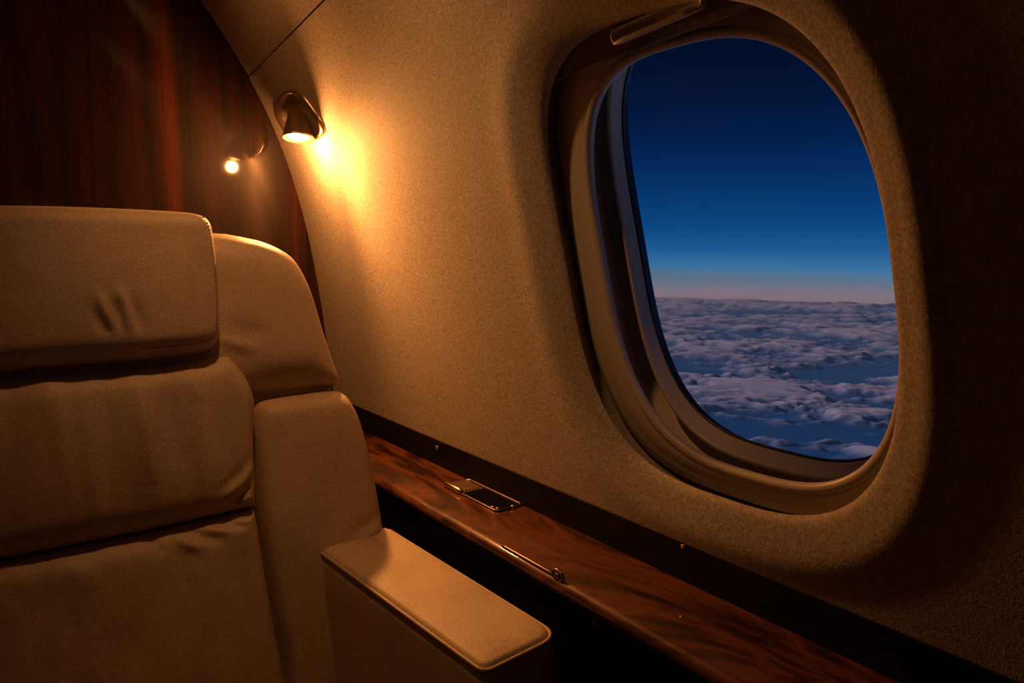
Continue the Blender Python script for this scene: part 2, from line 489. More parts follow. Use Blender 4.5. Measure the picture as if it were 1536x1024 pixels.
# pull-down shade, only its bottom edge is lowered
def shade_line(x): return 0.7730 + (x + 0.623) * 0.056
pp = sup(*grow(L_OPEN, .010)); 
NS, NR = 70, 26
x_l, x_r = -.70, -.315
rowsF, rowsB = [], []
def top_at(x):
    # upper boundary of the opening at x
    m_ = pp[:, 1] > L_OPEN[1]; o_ = np.argsort(pp[m_][:, 0]); return np.interp(x, pp[m_][o_, 0], pp[m_][o_, 1])
xl = np.linspace(x_l, x_r, NS)
xl = xl[(top_at(xl) > shade_line(xl) + .001) & (xl > pp[:, 0].min() + .004) & (xl < pp[pp[:, 1] > .74][:, 0].max() - .002)]
NS = len(xl)
for k in range(NR):
    q_ = k / (NR - 1)
    s_ = shade_line(xl) * (1 - q_) + top_at(xl) * q_
    bead = 0.0026 * math.exp(-((q_ * 0.05 - 0.0022) / 0.0022) ** 2)
    rec = 0
    rowsF.append(S(xl, s_, .0185 - bead))
    rowsB.append(S(xl, s_, .0215))
V = np.concatenate(rowsF + rowsB[::-1]); Fc = grid_faces(2 * NR, NS)
Fc += [(j, (2 * NR - 1) * NS + j, (2 * NR - 1) * NS + j + 1, j + 1) for j in range(NS - 1)]
shade = mk('window_shade', V, Fc, M_SHADE, win); shade['label'] = 'window shade raised to the top of the opening'
# grip of the shade: a dished plate with a raised lip
hb = MB()
hc = np.array([-.500, .7985])
def hp(u, v, d):
    ca, sa = math.cos(0.07), math.sin(0.07)
    return S(hc[0] + u * ca - v * sa, hc[1] + u * sa + v * ca, d)
rr = rounded_rect(.112, .0150, .0070, 8)
lo = [hp(rr[:, 0] * k_, rr[:, 1] * k2, d) for k_, k2, d in ((1.0, 1.0, .0195), (1.0, 1.0, .0140), (.985, .88, .0115), (.96, .70, .0118), (.94, .5, .0150), (.9, .2, .0170))]
V, Fc = loops_mesh(lo, cap_end=True); hb.add(V, Fc)
V, Fc = tube(hp(np.linspace(-.052, .052, 24), -.0052 - 0.0 * np.linspace(-1, 1, 24), .0105), np.minimum(.0030, .0012 + .0018 * np.sin(np.linspace(0, math.pi, 24)) * 3), 10); hb.add(V, Fc)
hb.build('shade_handle', M_SURR, shade)

# ------------------------------------------------------------------ side ledge (console along the wall)
Z_T = -0.352
ledge = empty('side_ledge', (-.3, .53, -EYE))
tag(ledge, 'long glossy walnut side ledge running below the window', 'ledge')
x0, x1 = X_AFT + 0.003, 0.95
# rounded nosing profile (y,z)
prof = [(.5985, Z_T)]
for a in np.linspace(90, 180, 12):
    prof.append((.4920 + .0115 * math.cos(math.radians(a)), Z_T - .0090 + .0090 * math.sin(math.radians(a))))
for a in np.linspace(180, 270, 5)[1:]:
    prof.append((.4845 + .0040 * math.cos(math.radians(a)), Z_T - .0110 + .0040 * math.sin(math.radians(a))))
prof += [(.5985, Z_T - .015)]
def extrude_x(prof, xa, xb, n=2):
    P = np.array(prof); L = [np.column_stack([np.full(len(P), x), P]) for x in np.linspace(xa, xb, n)]
    return loops_mesh(L, cap_end=True, cap_start=True)
mk('ledge_top', *extrude_x(prof, x0, x1), M_LEDGE, ledge, smooth=False)
# soft-shade only the nosing
for o in (bpy.data.objects['ledge_top'],):
    for p in o.data.polygons: p.use_smooth = abs(p.normal.x) < .5
    md = o.modifiers.new('edges', 'EDGE_SPLIT'); md.split_angle = math.radians(40)
cp = [(.4905, Z_T - .0155), (.4905, -EYE + .001), (.535, -EYE + .001), (.558, -.75), (.573, -.60), (.5785, Z_T - .0155)]
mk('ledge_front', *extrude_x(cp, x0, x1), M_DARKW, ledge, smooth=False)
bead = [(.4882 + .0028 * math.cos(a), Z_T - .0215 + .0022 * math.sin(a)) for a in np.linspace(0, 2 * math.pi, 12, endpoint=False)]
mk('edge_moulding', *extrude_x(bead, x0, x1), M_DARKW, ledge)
# dark backboard between the ledge and the wall covering
bz = np.linspace(Z_T - .002, -.3095, 6)
by = np.interp(bz, PRZ, PRY)
bp_ = [(y - .0022, z) for y, z in zip(by, bz)] + [(by[-1] - .0002, bz[-1] + .0006), (by[-1] + .003, bz[-1] + .0006), (by[0] + .003, bz[0])]
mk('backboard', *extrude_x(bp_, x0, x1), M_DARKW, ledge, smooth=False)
# two small brass studs in the backboard
for (sx, sz, w_) in ((-1.031, -.322, .0075), (-.5175, -.3124, .0050)):
    yb = np.interp(sz, PRZ, PRY) - .0022
    P = rounded_rect(w_, w_ * .8, w_ * .25, 4)
    lo = [np.column_stack([sx + P[:, 0] * k_, np.full(len(P), yb - d), sz + P[:, 1] * k_]) for k_, d in ((1, -.001), (1, .0012), (.7, .002))]
    V, Fc = loops_mesh(lo, cap_end=True); mk('stud', V, Fc, M_BRASS, ledge)
# hinge knob on the front edge
kb = MB()
kx, ky, kz = -.602, .4875, Z_T + .0025
cir = [(kx + .0085 * math.cos(a) , ky - .001 , kz + .0055 * math.sin(a)) for a in np.linspace(0, 2 * math.pi, 24, endpoint=False)]
V, Fc = tube(cir, .0020, 8, closed=True); kb.add(V, Fc)
V, Fc = tube([(kx, ky + .004, kz - .001), (kx, ky - .0035, kz - .001)], .0042, 14); kb.add(V, Fc)
lk = kb.build('latch_ring', M_BRONZE, ledge); lk['label'] = 'small bronze ring latch on the front edge'
rb = MB()
V, Fc = tube([(-.705, .4868, Z_T + .0004), (-.70, .4868, Z_T + .0010), (-.617, .4868, Z_T + .0010), (-.611, .4868, Z_T + .0004)], .0016, 8); rb.add(V, Fc)
rb.build('glint_rod', M_BRONZE, ledge)  # thin bronze rod added for the highlight streak on the nosing
sb_ = MB()
V, Fc = tube([(-.545, .4905, -.381), (-.545, .4878, -.381)], .0032, 12); sb_.add(V, Fc)
sb_.build('screw', M_BRONZE, ledge)

# recessed control tray in the ledge
ctrl = empty('control_tray', (-.873, .566, Z_T))
tag(ctrl, 'small brass-rimmed control tray with black glass set into the ledge', 'control panel')
tc = np.array([-.873, .5665]); TW, THh = .142, .046
def tp(P, z): return np.column_stack([tc[0] + P[:, 0], tc[1] + P[:, 1], np.full(len(P), z)])
R0 = rounded_rect(TW, THh, .008, 8)
lo = [tp(R0 * [1.0, 1.0], Z_T + .0004), tp(R0, Z_T + .0022), tp(R0 * [.985, .95], Z_T + .0030), tp(R0 * [.965, .89], Z_T + .0024), tp(R0 * [.955, .86], Z_T + .0006)]
V, Fc = loops_mesh(lo); mk('rim', V, Fc, M_BRONZE, ctrl)
R1 = rounded_rect(.088, .036, .003, 5); R1[:, 0] += .024
V, Fc = loops_mesh([tp(R1, Z_T + .0002), tp(R1, Z_T + .0012), tp(R1 * [.99, .97] , Z_T + .0014)], cap_end=True)
gp = mk('glass_panel', V, Fc, M_GLOSSB, ctrl, smooth=False); gp['label'] = 'black glass panel'
rib = MB()
for k in range(6):
    yk = tc[1] - .014 + k * .0052
    V, Fc = tube([(tc[0] - .068, yk, Z_T + .0010), (tc[0] - .024, yk, Z_T + .0010)], .0019, 8); rib.add(V, Fc)
rib.add(*boxm(tc[0] - .070, tc[0] - .021, tc[1] - .018, tc[1] + .018, Z_T + .0001, Z_T + .0009))
rib.build('ribbed_lid', M_LAMPM, ctrl, smooth=False)
V, Fc = tube([(tc[0] - .062, tc[1] - .0215, Z_T + .0040), (tc[0] - .060, tc[1] - .0215, Z_T + .0042), (tc[0] - .022, tc[1] - .0215, Z_T + .0042), (tc[0] - .018, tc[1] - .0215, Z_T + .0036)], [.0035, .0042, .0042, .0030], 14)
mk('roller', V, Fc, M_BRASS, ctrl)
for dx, dy in ((.066, -.017), (.058, -.0195), (.071, .004)):
    V, Fc = tube([(tc[0] + dx, tc[1] + dy, Z_T + .001), (tc[0] + dx, tc[1] + dy, Z_T + .0044), (tc[0] + dx, tc[1] + dy, Z_T + .005)], [.0026, .0026, .0014], 12)
    mk('button', V, Fc, M_BRASS, ctrl)

# ------------------------------------------------------------------ wall reading lamp
LC = S(-1.302, .826, 0)
lamp = empty('reading_lamp', LC)
tag(lamp, 'small lit bronze swivel reading lamp recessed in the wall beside the bulkhead', 'lamp')
outl = np.array([(-1.385, .858), (-1.329, .871), (-1.284, .870), (-1.256, .857), (-1.239, .835), (-1.226, .812), (-1.225, .794), (-1.240, .785),
                 (-1.275, .782), (-1.314, .782), (-1.350, .788), (-1.388, .802), (-1.402, .832)])
oc = resample(catmull(np.vstack([outl, outl[:1]]), 10), 97)[:-1]
cc = oc.mean(0)
def ol_(k, d, sh=(0, 0)):
    p = cc + (oc - cc) * k + sh; return S(p[:, 0], p[:, 1], d)
lo = [ol_(1.0, .001), ol_(1.0, -.0035), ol_(.97, -.0062), ol_(.91, -.0070), ol_(.84, -.0052), ol_(.79, -.0010), ol_(.76, .006), ol_(.72, .020), ol_(.60, .030)]
V, Fc = loops_mesh(lo, flip=True, cap_end=True); mk('bezel', V, Fc, M_LAMPM, lamp)
# swivelling cone head with a hollow mouth
tipP = S(-1.325, .853, .004); mouth = np.array([-1.283, .462, .190])
ax = np.array([0.16, -0.12, -0.98]); ax /= np.linalg.norm(ax)
mc = S(-1.266, .793, -.034)
mc = np.array(mc)
top = np.array(S(-1.312, .846, .006))
axis = (mc - top); HL = np.linalg.norm(axis)
e1 = np.cross(ax, [0, 1, 0]); e1 /= np.linalg.norm(e1); e2 = np.cross(ax, e1)
lo = []
A2 = np.linspace(0, 2 * math.pi, 40, endpoint=False)
for t_, r_ in ((0, .006), (.06, .011), (.25, .0150), (.5, .0185), (.75, .0222), (.93, .0250), (1.0, .0262)):
    c0 = top + axis * t_
    lo.append(np.array([c0 + r_ * (math.cos(a) * e1 + math.sin(a) * e2) for a in A2]))
for r_, dd in ((.0250, .0008), (.0215, -.0015), (.0180, -.0035)):
    lo.append(np.array([mc + ax * dd + r_ * (math.cos(a) * e1 + math.sin(a) * e2) for a in A2]))
V, Fc = loops_mesh(lo, cap_start=True); head = mk('lamp_head', V, Fc, M_LAMPM, lamp)
lo = []
for k_ in (1.0, .9, .7, .45, .15):
    c0 = mc - ax * .0034 + ax * .0075 * (1 - k_ ** 2)
    lo.append(np.array([c0 + .0180 * k_ * (math.cos(a) * e1 + math.sin(a) * e2) for a in A2]))
V, Fc = loops_mesh(lo, cap_end=True)
lens = mk('lens', V, Fc, M_LENS, head)
# its light
ld = bpy.data.lights.new('reading_light', 'POINT'); lo_ = bpy.data.objects.new('reading_light', ld); COL.objects.link(lo_)
ld.energy = 3.9; ld.color = WARM; ld.shadow_soft_size = 0.010      # open glow around the mouth
lo_.location = mc + ax * .018 + np.array([0, -.004, 0]) + [0, 0, EYE]
l2 = bpy.data.lights.new('reading_beam', 'SPOT'); lb_ = bpy.data.objects.new('reading_beam', l2); COL.objects.link(lb_)
l2.energy = 14.0; l2.color = WARM; l2.shadow_soft_size = 0.020; l2.spot_size = math.radians(128); l2.spot_blend = 1.0
lb_.location = mc + ax * .024 + [0, 0, EYE]
lb_.rotation_euler = (-Vector((0.76, -0.12, -0.52))).to_track_quat('Z', 'Y').to_euler()

# unseen ceiling spots added to light the seat and the aft wall, lenses set deep in their housings
up_y = PRY[len(zl) + 200:]; up_z = PRZ[len(zl) + 200:]; i_ = np.argsort(up_y)
def added_ceiling_lamp(P, label):
    cf = empty('added_ceiling_lamp', P + [0, 0, .02]); tag(cf, label, 'lamp', 'added ceiling spots')
    czz = float(np.interp(P[1], up_y[i_], up_z[i_]))
    lo = [np.array([(P[0] + r_ * math.cos(a), P[1] + r_ * math.sin(a), z_) for a in A2]) for r_, z_ in
          ((.030, czz + .03), (.034, P[2] + .004), (.032, P[2]), (.027, P[2]), (.025, P[2] + .030))]
    V, Fc = loops_mesh(lo, flip=True); mk('housing', V, Fc, M_BRONZE, cf)
    V = [(P[0], P[1], P[2] + .029)] + [(P[0] + .0252 * math.cos(a), P[1] + .0252 * math.sin(a), P[2] + .029) for a in A2]
    mk('lens', V, [(0, 1 + (i + 1) % 40, 1 + i) for i in range(40)], M_LENS2, cf)
added_ceiling_lamp(OVER_P, 'small round warm spotlight added in the unseen ceiling to light the seat')
added_ceiling_lamp(AFT_P, 'small round warm spotlight added in the unseen ceiling to light the wall by the lamp')

# ------------------------------------------------------------------ the seat
K = 0.2; KX = -0.93; KL = math.hypot(1, K)
SN = np.array([1, 0, K]) / KL                       # out of the seat back, towards the sitter
def SP(u, v, h=0.0):
    u = np.asarray(u, float); v = np.asarray(v, float)
    z = -.2 + v / KL; P = np.stack([KX - K * (z + .2), u, z], -1)
    return P + np.asarray(h)[..., None] * SN
UC = 0.080
seat = empty('airplane_seat', (-.80, UC, -EYE))
tag(seat, 'cream leather cabin armchair with winged headrest beside the window wall', 'seat')

def crease(U, V, pts, w, amp, fade=1.0):
    """a soft fold along a polyline: ridge amp>0, valley amp<0"""
    P = resample(catmull(pts, 8), 40); t = np.linspace(0, 1, 40); A = amp * np.sin(math.pi * np.clip(t * 0.92 + 0.04, 0, 1)) ** 0.8
    D = np.hypot(U[..., None] - P[:, 0], V[..., None] - P[:, 1]); i = D.argmin(-1); dm = D.min(-1)
    return A[i] * np.exp(-(dm / w) ** 2)

def cushion(name, bottom, right, topc, left, base, puff, r, parent, mat=None, dome=0.0, back=0.05, folds=(), n=(96, 96), ripple=None, rs=None):
    """Coons patch pillow on the seat-back plane. sides are (u,v) lists; r edge radius; base+puff = height at the crest"""
    if mat is None: mat = M_LEATH
    na, nb = n
    ca = 0.5 - 0.5 * np.cos(np.linspace(0, math.pi, na)); ca = 0.55 * ca + 0.45 * np.linspace(0, 1, na)
    cb_ = 0.5 - 0.5 * np.cos(np.linspace(0, math.pi, nb)); cb_ = 0.55 * cb_ + 0.45 * np.linspace(0, 1, nb)
    B = resample(catmull(bottom), na, ca); T = resample(catmull(topc), na, ca)
    Lf = resample(catmull(left), nb, cb_); Rg = resample(catmull(right), nb, cb_)
    a = ca[None, :, None]; b = cb_[:, None, None]
    C = (1 - b) * B[None] + b * T[None] + (1 - a) * Lf[:, None] + a * Rg[:, None] \
        - ((1 - a) * (1 - b) * B[0] + a * (1 - b) * B[-1] + (1 - a) * b * T[0] + a * b * T[-1])
    U, Vv = C[..., 0], C[..., 1]
    segs = {'b': resample(B, 400), 't': resample(T, 400), 'l': resample(Lf, 400), 'r': resample(Rg, 400)}
    rs = rs or {}
    dmin = np.full_like(U, 9.0); W = np.zeros_like(U); Rr = np.zeros_like(U)
    for kx, Q in segs.items():
        d = np.empty_like(U)
        for i in range(U.shape[0]):
            d[i] = np.hypot(U[i][:, None] - Q[:, 0], Vv[i][:, None] - Q[:, 1]).min(1)
        w = 1 / (d + .006) ** 2; W += w; Rr += w * rs.get(kx, r)
        dmin = np.minimum(dmin, d)
    q_ = np.clip(dmin / (Rr / W), 0, 1)
    H = np.clip(1 - (1 - q_) ** 2.15, 0, 1) ** 0.52
    for _ in range(10):                       # relax the interior, keeping the outline fixed
        A = H.copy(); A[1:-1, 1:-1] = (H[:-2, 1:-1] + H[2:, 1:-1] + H[1:-1, :-2] + H[1:-1, 2:]) / 4
        k_ = sstep(.001, .010, dmin); H = H * (1 - k_) + A * k_
    h = base + puff * H
    aa = ca[None, :]; bb = cb_[:, None]
    h = h + dome * np.sin(math.pi * aa) ** .7 * np.sin(math.pi * bb) ** .7
    fadeE = sstep(0.0, 0.012, dmin)
    for f in folds:
        h = h + fadeE * crease(U, Vv, *f)
    if ripple is not None:
        h = h + fadeE * ripple(U, Vv)
    P = SP(U, Vv, h).reshape(-1, 3)
    F = grid_faces(nb, na)
    # skirt to the back
    ring = [j for j in range(na)] + [i * na + na - 1 for i in range(1, nb)] + [(nb - 1) * na + j for j in range(na - 2, -1, -1)] + [i * na for i in range(nb - 2, 0, -1)]
    Rp = P[ring]; hb_ = ((Rp - SP(0, 0)) @ SN)
    k0 = len(P); inset = Rp + SN * (base - back - hb_)[:, None]
    P = np.vstack([P, inset]); m_ = len(ring)
    for q_ in range(m_):
        F.append((ring[q_], k0 + q_, k0 + (q_ + 1) % m_, ring[(q_ + 1) % m_]))
    F.append(tuple(k0 + q_ for q_ in range(m_)))
    return mk(name, P, F, mat, parent)

def mirror(P): return [(2 * UC - u, v) for u, v in P]
def full(right_half_bottom, right, right_half_top):
    """right-half outlines starting at the centre -> the four sides, symmetric about UC"""
    rb_, rt_ = right_half_bottom, right_half_top
    return (mirror(rb_)[::-1][:-1] + rb_, right, mirror(rt_)[::-1][:-1] + rt_, mirror(right))

rng = np.random.default_rng(4)
def fbm(U, V, sx, sy, seed, oct_=3):
    out = np.zeros_like(U); 
    for i in range(U.shape[0]):
        for j in range(U.shape[1]):
            out[i, j] = mnoise.fractal(Vector((U[i, j] * sx + seed, V[i, j] * sy, seed)), 1.0, 2.0, oct_)
    return out

# structural shell behind everything
shell_r = [(.330, -.62), (.405, -.50), (.425, -.30), (.430, -.16), (.418, -.06), (.400, .02), (.388, .08), (.372, .14), (.345, .19)]
b_, r_, t_, l_ = full([(UC, -.62), (.330, -.62)], shell_r, [(UC, .215), (.25, .213), (.315, .205), (.345, .19)])
cushion('seat_shell', b_, r_, t_, l_, -.075, .045, .05, seat, mat=M_LEATH, back=.075, n=(60, 70))

# winged upper back (shows to the right of the headrest)
wr = [(.402, .0145), (.401, .028), (.393, .060), (.386, .092), (.379, .128), (.373, .152), (.366, .170)]
wt = [(UC, .228), (.180, .228), (.262, .223), (.296, .2175), (.320, .211), (.342, .200), (.356, .188), (.366, .170)]
b_, r_, t_, l_ = full([(UC, .0140), (.30, .0150), (.402, .0145)], wr, wt)
cushion('wing_panel', b_, r_, t_, l_, -.046, .046, .040, seat, dome=.006, back=.03, n=(150, 90), rs={'b': .040, 't': .045, 'r': .052, 'l': .052},
        folds=[([(.238, .088), (.262, .078), (.285, .068)], .007, .0035), ([(.255, .105), (.275, .094), (.30, .088)], .010, -.002),
               ([(.27, .040), (.32, .034), (.38, .036)], .016, -.004)])

# headrest pillow
hr = [(.226, .0735), (.2345, .080), (.2395, .092), (.2420, .115), (.2435, .150), (.2440, .185), (.2432, .212), (.2415, .2225), (.236, .2315)]
ht = [(UC, .2415), (.150, .2405), (.205, .2385), (.225, .2362), (.236, .2315)]
hb2 = [(UC, .0665), (.150, .0660), (.195, .0675), (.214, .0700), (.226, .0735)]
b_, r_, t_, l_ = full(hb2, hr, ht)
hcu = cushion('headrest', b_, r_, t_, l_, -.004, .047, .017, seat, dome=.006, back=.03, n=(150, 100), rs={'t': .024, 'b': .028},
        folds=[([(.111, .142), (.116, .122), (.124, .100)], .0048, .0042), ([(.106, .128), (.110, .110), (.118, .095)], .0055, -.0024),
               ([(.131, .146), (.137, .125), (.138, .098)], .0048, .0042), ([(.124, .135), (.129, .115), (.131, .098)], .0042, -.0036),
               ([(.143, .135), (.147, .115), (.152, .098)], .006, -.0030)],
        ripple=lambda U, V: .0012 * fbm(U, V, 14, 9, 3.1))
# stitched seam along the side and bottom of the headrest
hs = np.array([(.150, .0790), (.200, .0800), (.2235, .0845), (.2300, .0950), (.2330, .120), (.2345, .150), (.2345, .185), (.2325, .215), (.2285, .2300)])
hs = resample(catmull(hs, 12), 90)
def on_pillow(u, v):
    return SP(u, v, 0)
def surface_h(o, u, v):
    me = o.data; co = np.array([v_.co for v_ in me.vertices]) + ORG[o.name]
    hh = (co - SP(0, 0)) @ SN; uu = co[:, 1]; vv = ((co - hh[:, None] * SN)[:, 2] + .2) * KL
    keep = hh > hh.min() + .005; uu, vv, hh = uu[keep], vv[keep], hh[keep]
    out = []
    for a, c in zip(u, v):
        d = np.hypot(uu - a, vv - c); i = np.argsort(d)[:6]; w = 1 / (d[i] + 1e-4); out.append((hh[i] * w).sum() / w.sum())
    return np.array(out)
def stitches(name, o, path, parent, step=.0042, r_=.00065, lift=.0002):
    P = resample(path, 400); d = np.concatenate([[0], np.cumsum(np.hypot(*np.diff(P, axis=0).T))])
    h = surface_h(o, P[::8, 0], P[::8, 1]); h = np.interp(np.arange(400), np.arange(0, 400, 8), h)
    b = MB(); k = 0.0
    while k + step < d[-1]:
        q_ = np.array([k, k + step * .3, k + step * .62])
        u_, v_, h_ = np.interp(q_, d, P[:, 0]), np.interp(q_, d, P[:, 1]), np.interp(q_, d, h) + lift
        V, F = tube(SP(u_, v_, h_), r_, 5); b.add(V, F); k += step
    return b.build(name, M_STITCH, parent)
stitches('stitching', hcu, hs, hcu)

# upper back cushion
ur = [(.2625, -.1180), (.2645, -.095), (.2665, -.060), (.2695, -.025), (.2735, .008), (.2690, .032), (.2600, .050)]
ut = [(UC, .0620), (.150, .0610), (.215, .0640), (.243, .0655), (.2530, .0600), (.2600, .050)]
b_, r_, t_, l_ = full([(UC, -.1212), (.150, -.1210), (.2625, -.1180)], ur, ut)
def up_rip(U, V):
    w_ = sstep(.0, .06, V + .12)
    rip = fbm(U, V, 34, 5, 7.7, 2)
    return .0046 * rip * (0.5 + 0.5 * w_) + .0010 * fbm(U, V, 12, 12, 2.2)
cushion('upper_cushion', b_, r_, t_, l_, -.002, .027, .020, seat, dome=.014, back=.05, n=(170, 120), rs={'b': .036, 't': .030},
        folds=[([(.262, -.078), (.248, -.094), (.228, -.108)], .0045, -.0040), ([(.262, -.064), (.246, -.082), (.222, -.098)], .0050, .0030),
               ([(.262, -.050), (.242, -.072), (.212, -.092)], .0060, -.0022), ([(.258, -.100), (.245, -.108), (.235, -.113)], .0030, .0028),
               ([(.200, .050), (.203, .030), (.207, .012)], .010, .0022), ([(.150, .030), (.148, -.020), (.146, -.070)], .014, .0028),
               ([(.175, .030), (.172, -.010), (.174, -.060)], .012, -.0028), ([(.110, .040), (.108, -.010), (.105, -.070)], .012, -.0030)], ripple=up_rip)

# lower back cushion
lr = [(.292, -.520), (.284, -.430), (.276, -.330), (.2700, -.265), (.2660, -.208), (.2635, -.160), (.2615, -.1200)]
b_, r_, t_, l_ = full([(UC, -.520), (.292, -.520)], lr, [(UC, -.1230), (.150, -.1226), (.2615, -.1200)])
cushion('lower_cushion', b_, r_, t_, l_, -.002, .024, .020, seat, dome=.016, back=.05, n=(150, 150), rs={'t': .026},
        folds=[([(.166, -.128), (.178, -.140), (.194, -.152)], .0065, .0048), ([(.182, -.128), (.196, -.138), (.214, -.146)], .0055, -.0042),
               ([(.200, -.126), (.214, -.134), (.228, -.138)], .0050, .0038), ([(.216, -.125), (.230, -.132), (.246, -.134)], .0045, -.0032),
               ([(.136, -.126), (.146, -.136), (.156, -.150)], .0070, -.0038), ([(.232, -.125), (.242, -.129), (.254, -.130)], .004, .0030),
               ([(.06, -.135), (.075, -.150), (.08, -.170)], .010, .0030)],
        ripple=lambda U, V: .0044 * fbm(U, V, 20, 7, 9.4) * sstep(-.42, -.14, V))

# side bolsters (window side and its mirror)
def bolster(sgn):
    mm = (lambda P: P) if sgn > 0 else (lambda P: [(2 * UC - u, v) for u, v in P])
    bl = [(.2800, -.520), (.2800, -.330), (.2745, -.260), (.2705, -.205), (.2675, -.150), (.2680, -.090), (.2700, -.050), (.2745, -.020), (.2785, -.001)]
    br = [(.400, -.520), (.428, -.430), (.438, -.320), (.4405, -.230), (.4385, -.170), (.4340, -.110), (.4270, -.055), (.4190, -.022), (.4080, .001)]
    bt = [(.2785, -.001), (.288, .0085), (.310, .0110), (.340, .0120), (.375, .0125), (.395, .0095), (.4080, .001)]
    bb_ = [(.2800, -.520), (.400, -.520)]
    L_, R_, T_, B_ = mm(bl), mm(br), mm(bt), mm(bb_)
    if sgn < 0: L_, R_, T_, B_ = R_, L_, T_[::-1], B_[::-1]
    rs_ = {'l': .016, 'r': .034, 't': .026} if sgn > 0 else {'r': .016, 'l': .034, 't': .026}
    fl = [(mm([(.372, -.196), (.400, -.186), (.428, -.170)]), .0060, .0030), (mm([(.372, -.178), (.400, -.168), (.430, -.156)]), .0060, -.0022)] if sgn > 0 else []
    cushion('side_bolster', B_, R_, T_, L_, -.050, .052, .03, seat, dome=.008, back=.03, n=(90, 160), rs=rs_, folds=fl)
bolster(1); bolster(-1)

# armrests
def armrest(sgn):
    mm = (lambda y: y) if sgn > 0 else (lambda y: 2 * UC - y)
    # top outline (x, y), rear -> front
    r_in, f_in, f_out, r_out = (-.905, .3345), (-.5420, .3540), (-.5560, .4500), (-.905, .4380)
    ZT = -.3800
    def ring(z, inset, rc=.012, fr=.0):
        P = np.array([(-.905, .3345 + inset), (-.5420 - inset + fr, .3535 + inset), (-.5540 - inset + fr, .4510 - inset), (-.905, .4400 - inset)])
        out = []
        for i in range(4):
            a, b, c = P[i - 1], P[i], P[(i + 1) % 4]
            rr_ = rc if i in (1, 2) else .002
            if i == 2: rr_ = rc * 2.2
            d1 = (a - b) / np.linalg.norm(a - b); d2 = (c - b) / np.linalg.norm(c - b)
            for t in np.linspace(0, 1, 9):
                p0, p2 = b + d1 * rr_, b + d2 * rr_
                out.append((1 - t) ** 2 * p0 + 2 * t * (1 - t) * b + t * t * p2)
        # subdivide long sides for smoothness
        out = np.array(out)
        Q = []
        for i in range(len(out)):
            a, b = out[i], out[(i + 1) % len(out)]; L_ = np.linalg.norm(b - a)
            k = 10 if i % 9 == 8 else 1
            for t in range(k): Q.append(a + (b - a) * t / k)
        out = np.array(Q)
        zz_ = np.full(len(out), z)
        return np.column_stack([out[:, 0], [mm(y) for y in out[:, 1]], zz_])
    arm = None
    lo = [ring(-.78, .006), ring(-.60, .002, fr=.002), ring(-.50, 0.000, fr=.004), ring(-.43, -.0010, fr=.004), ring(-.400, -.0005, fr=.002), ring(ZT - .0085, .0010), ring(ZT - .0065, .0040)]
    V, F = loops_mesh(lo, flip=(sgn < 0), cap_start=True, cap_end=True)
    arm = mk('armrest', V, F, M_LEATH, seat)
    # softly crowned top pad
    lo = [ring(ZT - .0075, .0030)]
    for a in np.linspace(10, 90, 7):
        a = math.radians(a); lo.append(ring(ZT - .0068 + .0068 * math.sin(a), .0015 + .0075 * (1 - math.cos(a))))
    for t in (.014, .020, .026):
        lo.append(ring(ZT + .0012 * math.sin((t - .009) / .017 * 1.57), t, rc=.006))
    V, F = loops_mesh(lo, flip=(sgn < 0), cap_end=True)
    pad = mk('armrest_pad', V, F, M_LEATH, arm)
    rg = ring(ZT - .0050, .0004)
    V, F = tube(rg, .0019, 8, closed=True); mk('piping', V, F, M_PIPE, arm)
    rg = ring(ZT - .0230, -.0010, fr=.0012)
    keep = rg[rg[:, 0] > -.70] if False else rg[rg[:, 0] > -.560]
    V, F = tube(keep, .0011, 6); mk('seam', V, F, M_PIPE, arm)
    return arm
armrest(1); armrest(-1)

# seat cushion, base and pedestal
def xbox(name, x0, x1, y0, y1, z0, z1, r, mat, parent, crown=0.0):
    lo = []
    cxx, cyy = (x0 + x1) / 2, (y0 + y1) / 2; R = rounded_rect(x1 - x0, y1 - y0, min(.05, (x1 - x0) / 4), 8)
    def rg(k, z): 
        w_, h_ = (x1 - x0), (y1 - y0)
        P = R * [(w_ - 2 * k) / w_, (h_ - 2 * k) / h_]; return np.column_stack([cxx + P[:, 0], cyy + P[:, 1], np.full(len(P), z)])
    for a in np.linspace(0, 90, 6): a = math.radians(a); lo.append(rg(r * (1 - math.sin(a)), z0 + r * (1 - math.cos(a))))
    for a in np.linspace(0, 90, 8): a = math.radians(a); lo.append(rg(r * (1 - math.cos(a)), z1 - r + r * math.sin(a)))
    for k in (.05, .1, .16):
        if crown: lo.append(rg(r + k * .9, z1 + crown * math.sin(k * 8)))
    V, F = loops_mesh(lo, cap_start=True, cap_end=True); return mk(name, V, F, mat, parent)
xbox('seat_cushion', -.845, -.36, UC - .245, UC + .245, -.68, -.56, .03, M_LEATH, seat, crown=.012)
xbox('seat_base', -.93, -.42, UC - .25, UC + .25, -.93, -.69, .02, M_DARKW, seat)
xbox('pedestal', -.85, -.50, UC - .15, UC + .15, -EYE + .001, -.935, .01, M_BLACK, seat)

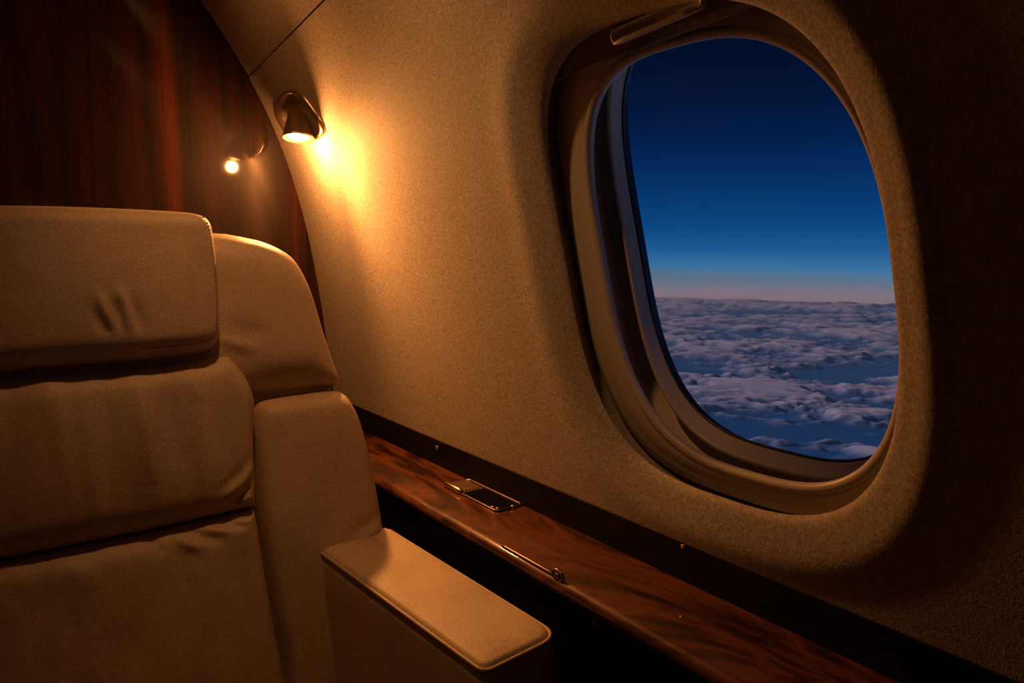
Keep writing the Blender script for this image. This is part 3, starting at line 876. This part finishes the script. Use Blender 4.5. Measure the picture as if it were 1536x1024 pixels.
# ------------------------------------------------------------------ cloud sea outside (far below, real size)
HC = 1500.0
nr_, na_ = 760, 620
el = np.linspace(math.atan(.0735), math.radians(24), nr_)
rad = HC / np.tan(el)
az = np.radians(np.linspace(55, 172, na_))
RR, AZ = np.meshgrid(rad, az, indexing='ij')
CX, CY = RR * np.cos(AZ), RR * np.sin(AZ)
def vnoise(x, y, seed):
    xi, yi = np.floor(x).astype(int), np.floor(y).astype(int); fx, fy = x - xi, y - yi
    def h(a, b):
        n = (a * 374761393 + b * 668265263 + seed * 974634777) & 0xffffffff
        n = ((n ^ (n >> 13)) * 1274126177) & 0xffffffff
        return ((n ^ (n >> 16)) & 0xffff) / 65535.0
    u, v = fx * fx * fx * (fx * (fx * 6 - 15) + 10), fy * fy * fy * (fy * (fy * 6 - 15) + 10)
    return (h(xi, yi) * (1 - u) + h(xi + 1, yi) * u) * (1 - v) + (h(xi, yi + 1) * (1 - u) + h(xi + 1, yi + 1) * u) * v
def fb(x, y, seed, o=5, g=.5, ridge=False):
    s_, a, t_ = 0, 1.0, 0
    for k in range(o):
        n = vnoise(x * 2 ** k + 17 * k, y * 2 ** k - 9 * k, seed + k)
        if ridge: n = 1 - np.abs(2 * n - 1)
        s_ = s_ + a * n; t_ += a; a *= g
    return s_ / t_
wx = CX + 900 * (fb(CX / 1700, CY / 1700, 50, 3) - .5); wy = CY + 900 * (fb(CX / 1700, CY / 1700, 60, 3) - .5)
sx_, sy_ = wx * .81 + wy * .59, -wx * .59 + wy * .81      # streets of cloud lying across the view
big = fb(sx_ / 2600, sy_ / 1150, 3, 3)
mid_ = fb(sx_ / 760, sy_ / 380, 11, 5, .55)
fine = fb(sx_ / 190, sy_ / 120, 31, 4, .6)
fld = big * .30 + mid_ * .44 + fine * .26
far = sstep(4000, 14000, RR)  # raises cover and tint with distance in place of aerial haze
cover = sstep(.45 - .05 * far, .67 - .05 * far, fld)
puff_ = 1 - np.abs(2 * fb(wx / 480, wy / 420, 71, 4, .5) - 1)
CZ = -HC + 58 * cover + 22 * cover * puff_ + 12 * (fine - .5) * cover
# thin cloud lets the dark sea below show through: cover, lifted with distance as painted haze, drives the tint
m, t, b = new_mat('cloud_and_sea'); b.inputs['Roughness'].default_value = 1.0; b.inputs['Specular IOR Level'].default_value = 0.0
at = N(t, 'ShaderNodeAttribute', attribute_name='cover'); mx = N(t, 'ShaderNodeMix', data_type='RGBA')
mx.inputs['A'].default_value = (0.001, 0.115, 0.40, 1); mx.inputs['B'].default_value = (0.72, 0.68, 0.84, 1)
t.links.new(at.outputs['Fac'], mx.inputs['Factor']); t.links.new(mx.outputs['Result'], b.inputs['Base Color'])
deck = mk('cloud_deck', np.stack([CX, CY, CZ], -1).reshape(-1, 3), grid_faces(nr_, na_), m)
av = deck.data.attributes.new('cover', 'FLOAT', 'POINT')
dens = np.clip(cover * (0.55 + 0.45 * fine / .6) * .9 + .02 + .10 * far, 0, 1)
av.data.foreach_set('value', dens.reshape(-1).astype(np.float32))
tag(bpy.data.objects['cloud_deck'], 'sea of evening clouds seen through the window', 'clouds', kind='stuff')

# thin evening haze lying over the clouds
m = bpy.data.materials.new('haze_air'); m.use_nodes = True; t = m.node_tree; t.nodes.clear()
o_ = t.nodes.new('ShaderNodeOutputMaterial'); vs = t.nodes.new('ShaderNodeVolumeScatter')
vs.inputs['Color'].default_value = (0.20, 0.60, 1.0, 1); vs.inputs['Density'].default_value = 0.00013; vs.inputs['Anisotropy'].default_value = 0.0
t.links.new(vs.outputs[0], o_.inputs['Volume'])
tag(mk('haze_layer', *boxm(-26000, 9000, 1200, 26000, -HC - 60, -HC + 420), m, smooth=False), 'thin blue haze lying over the sea of clouds', kind='stuff')
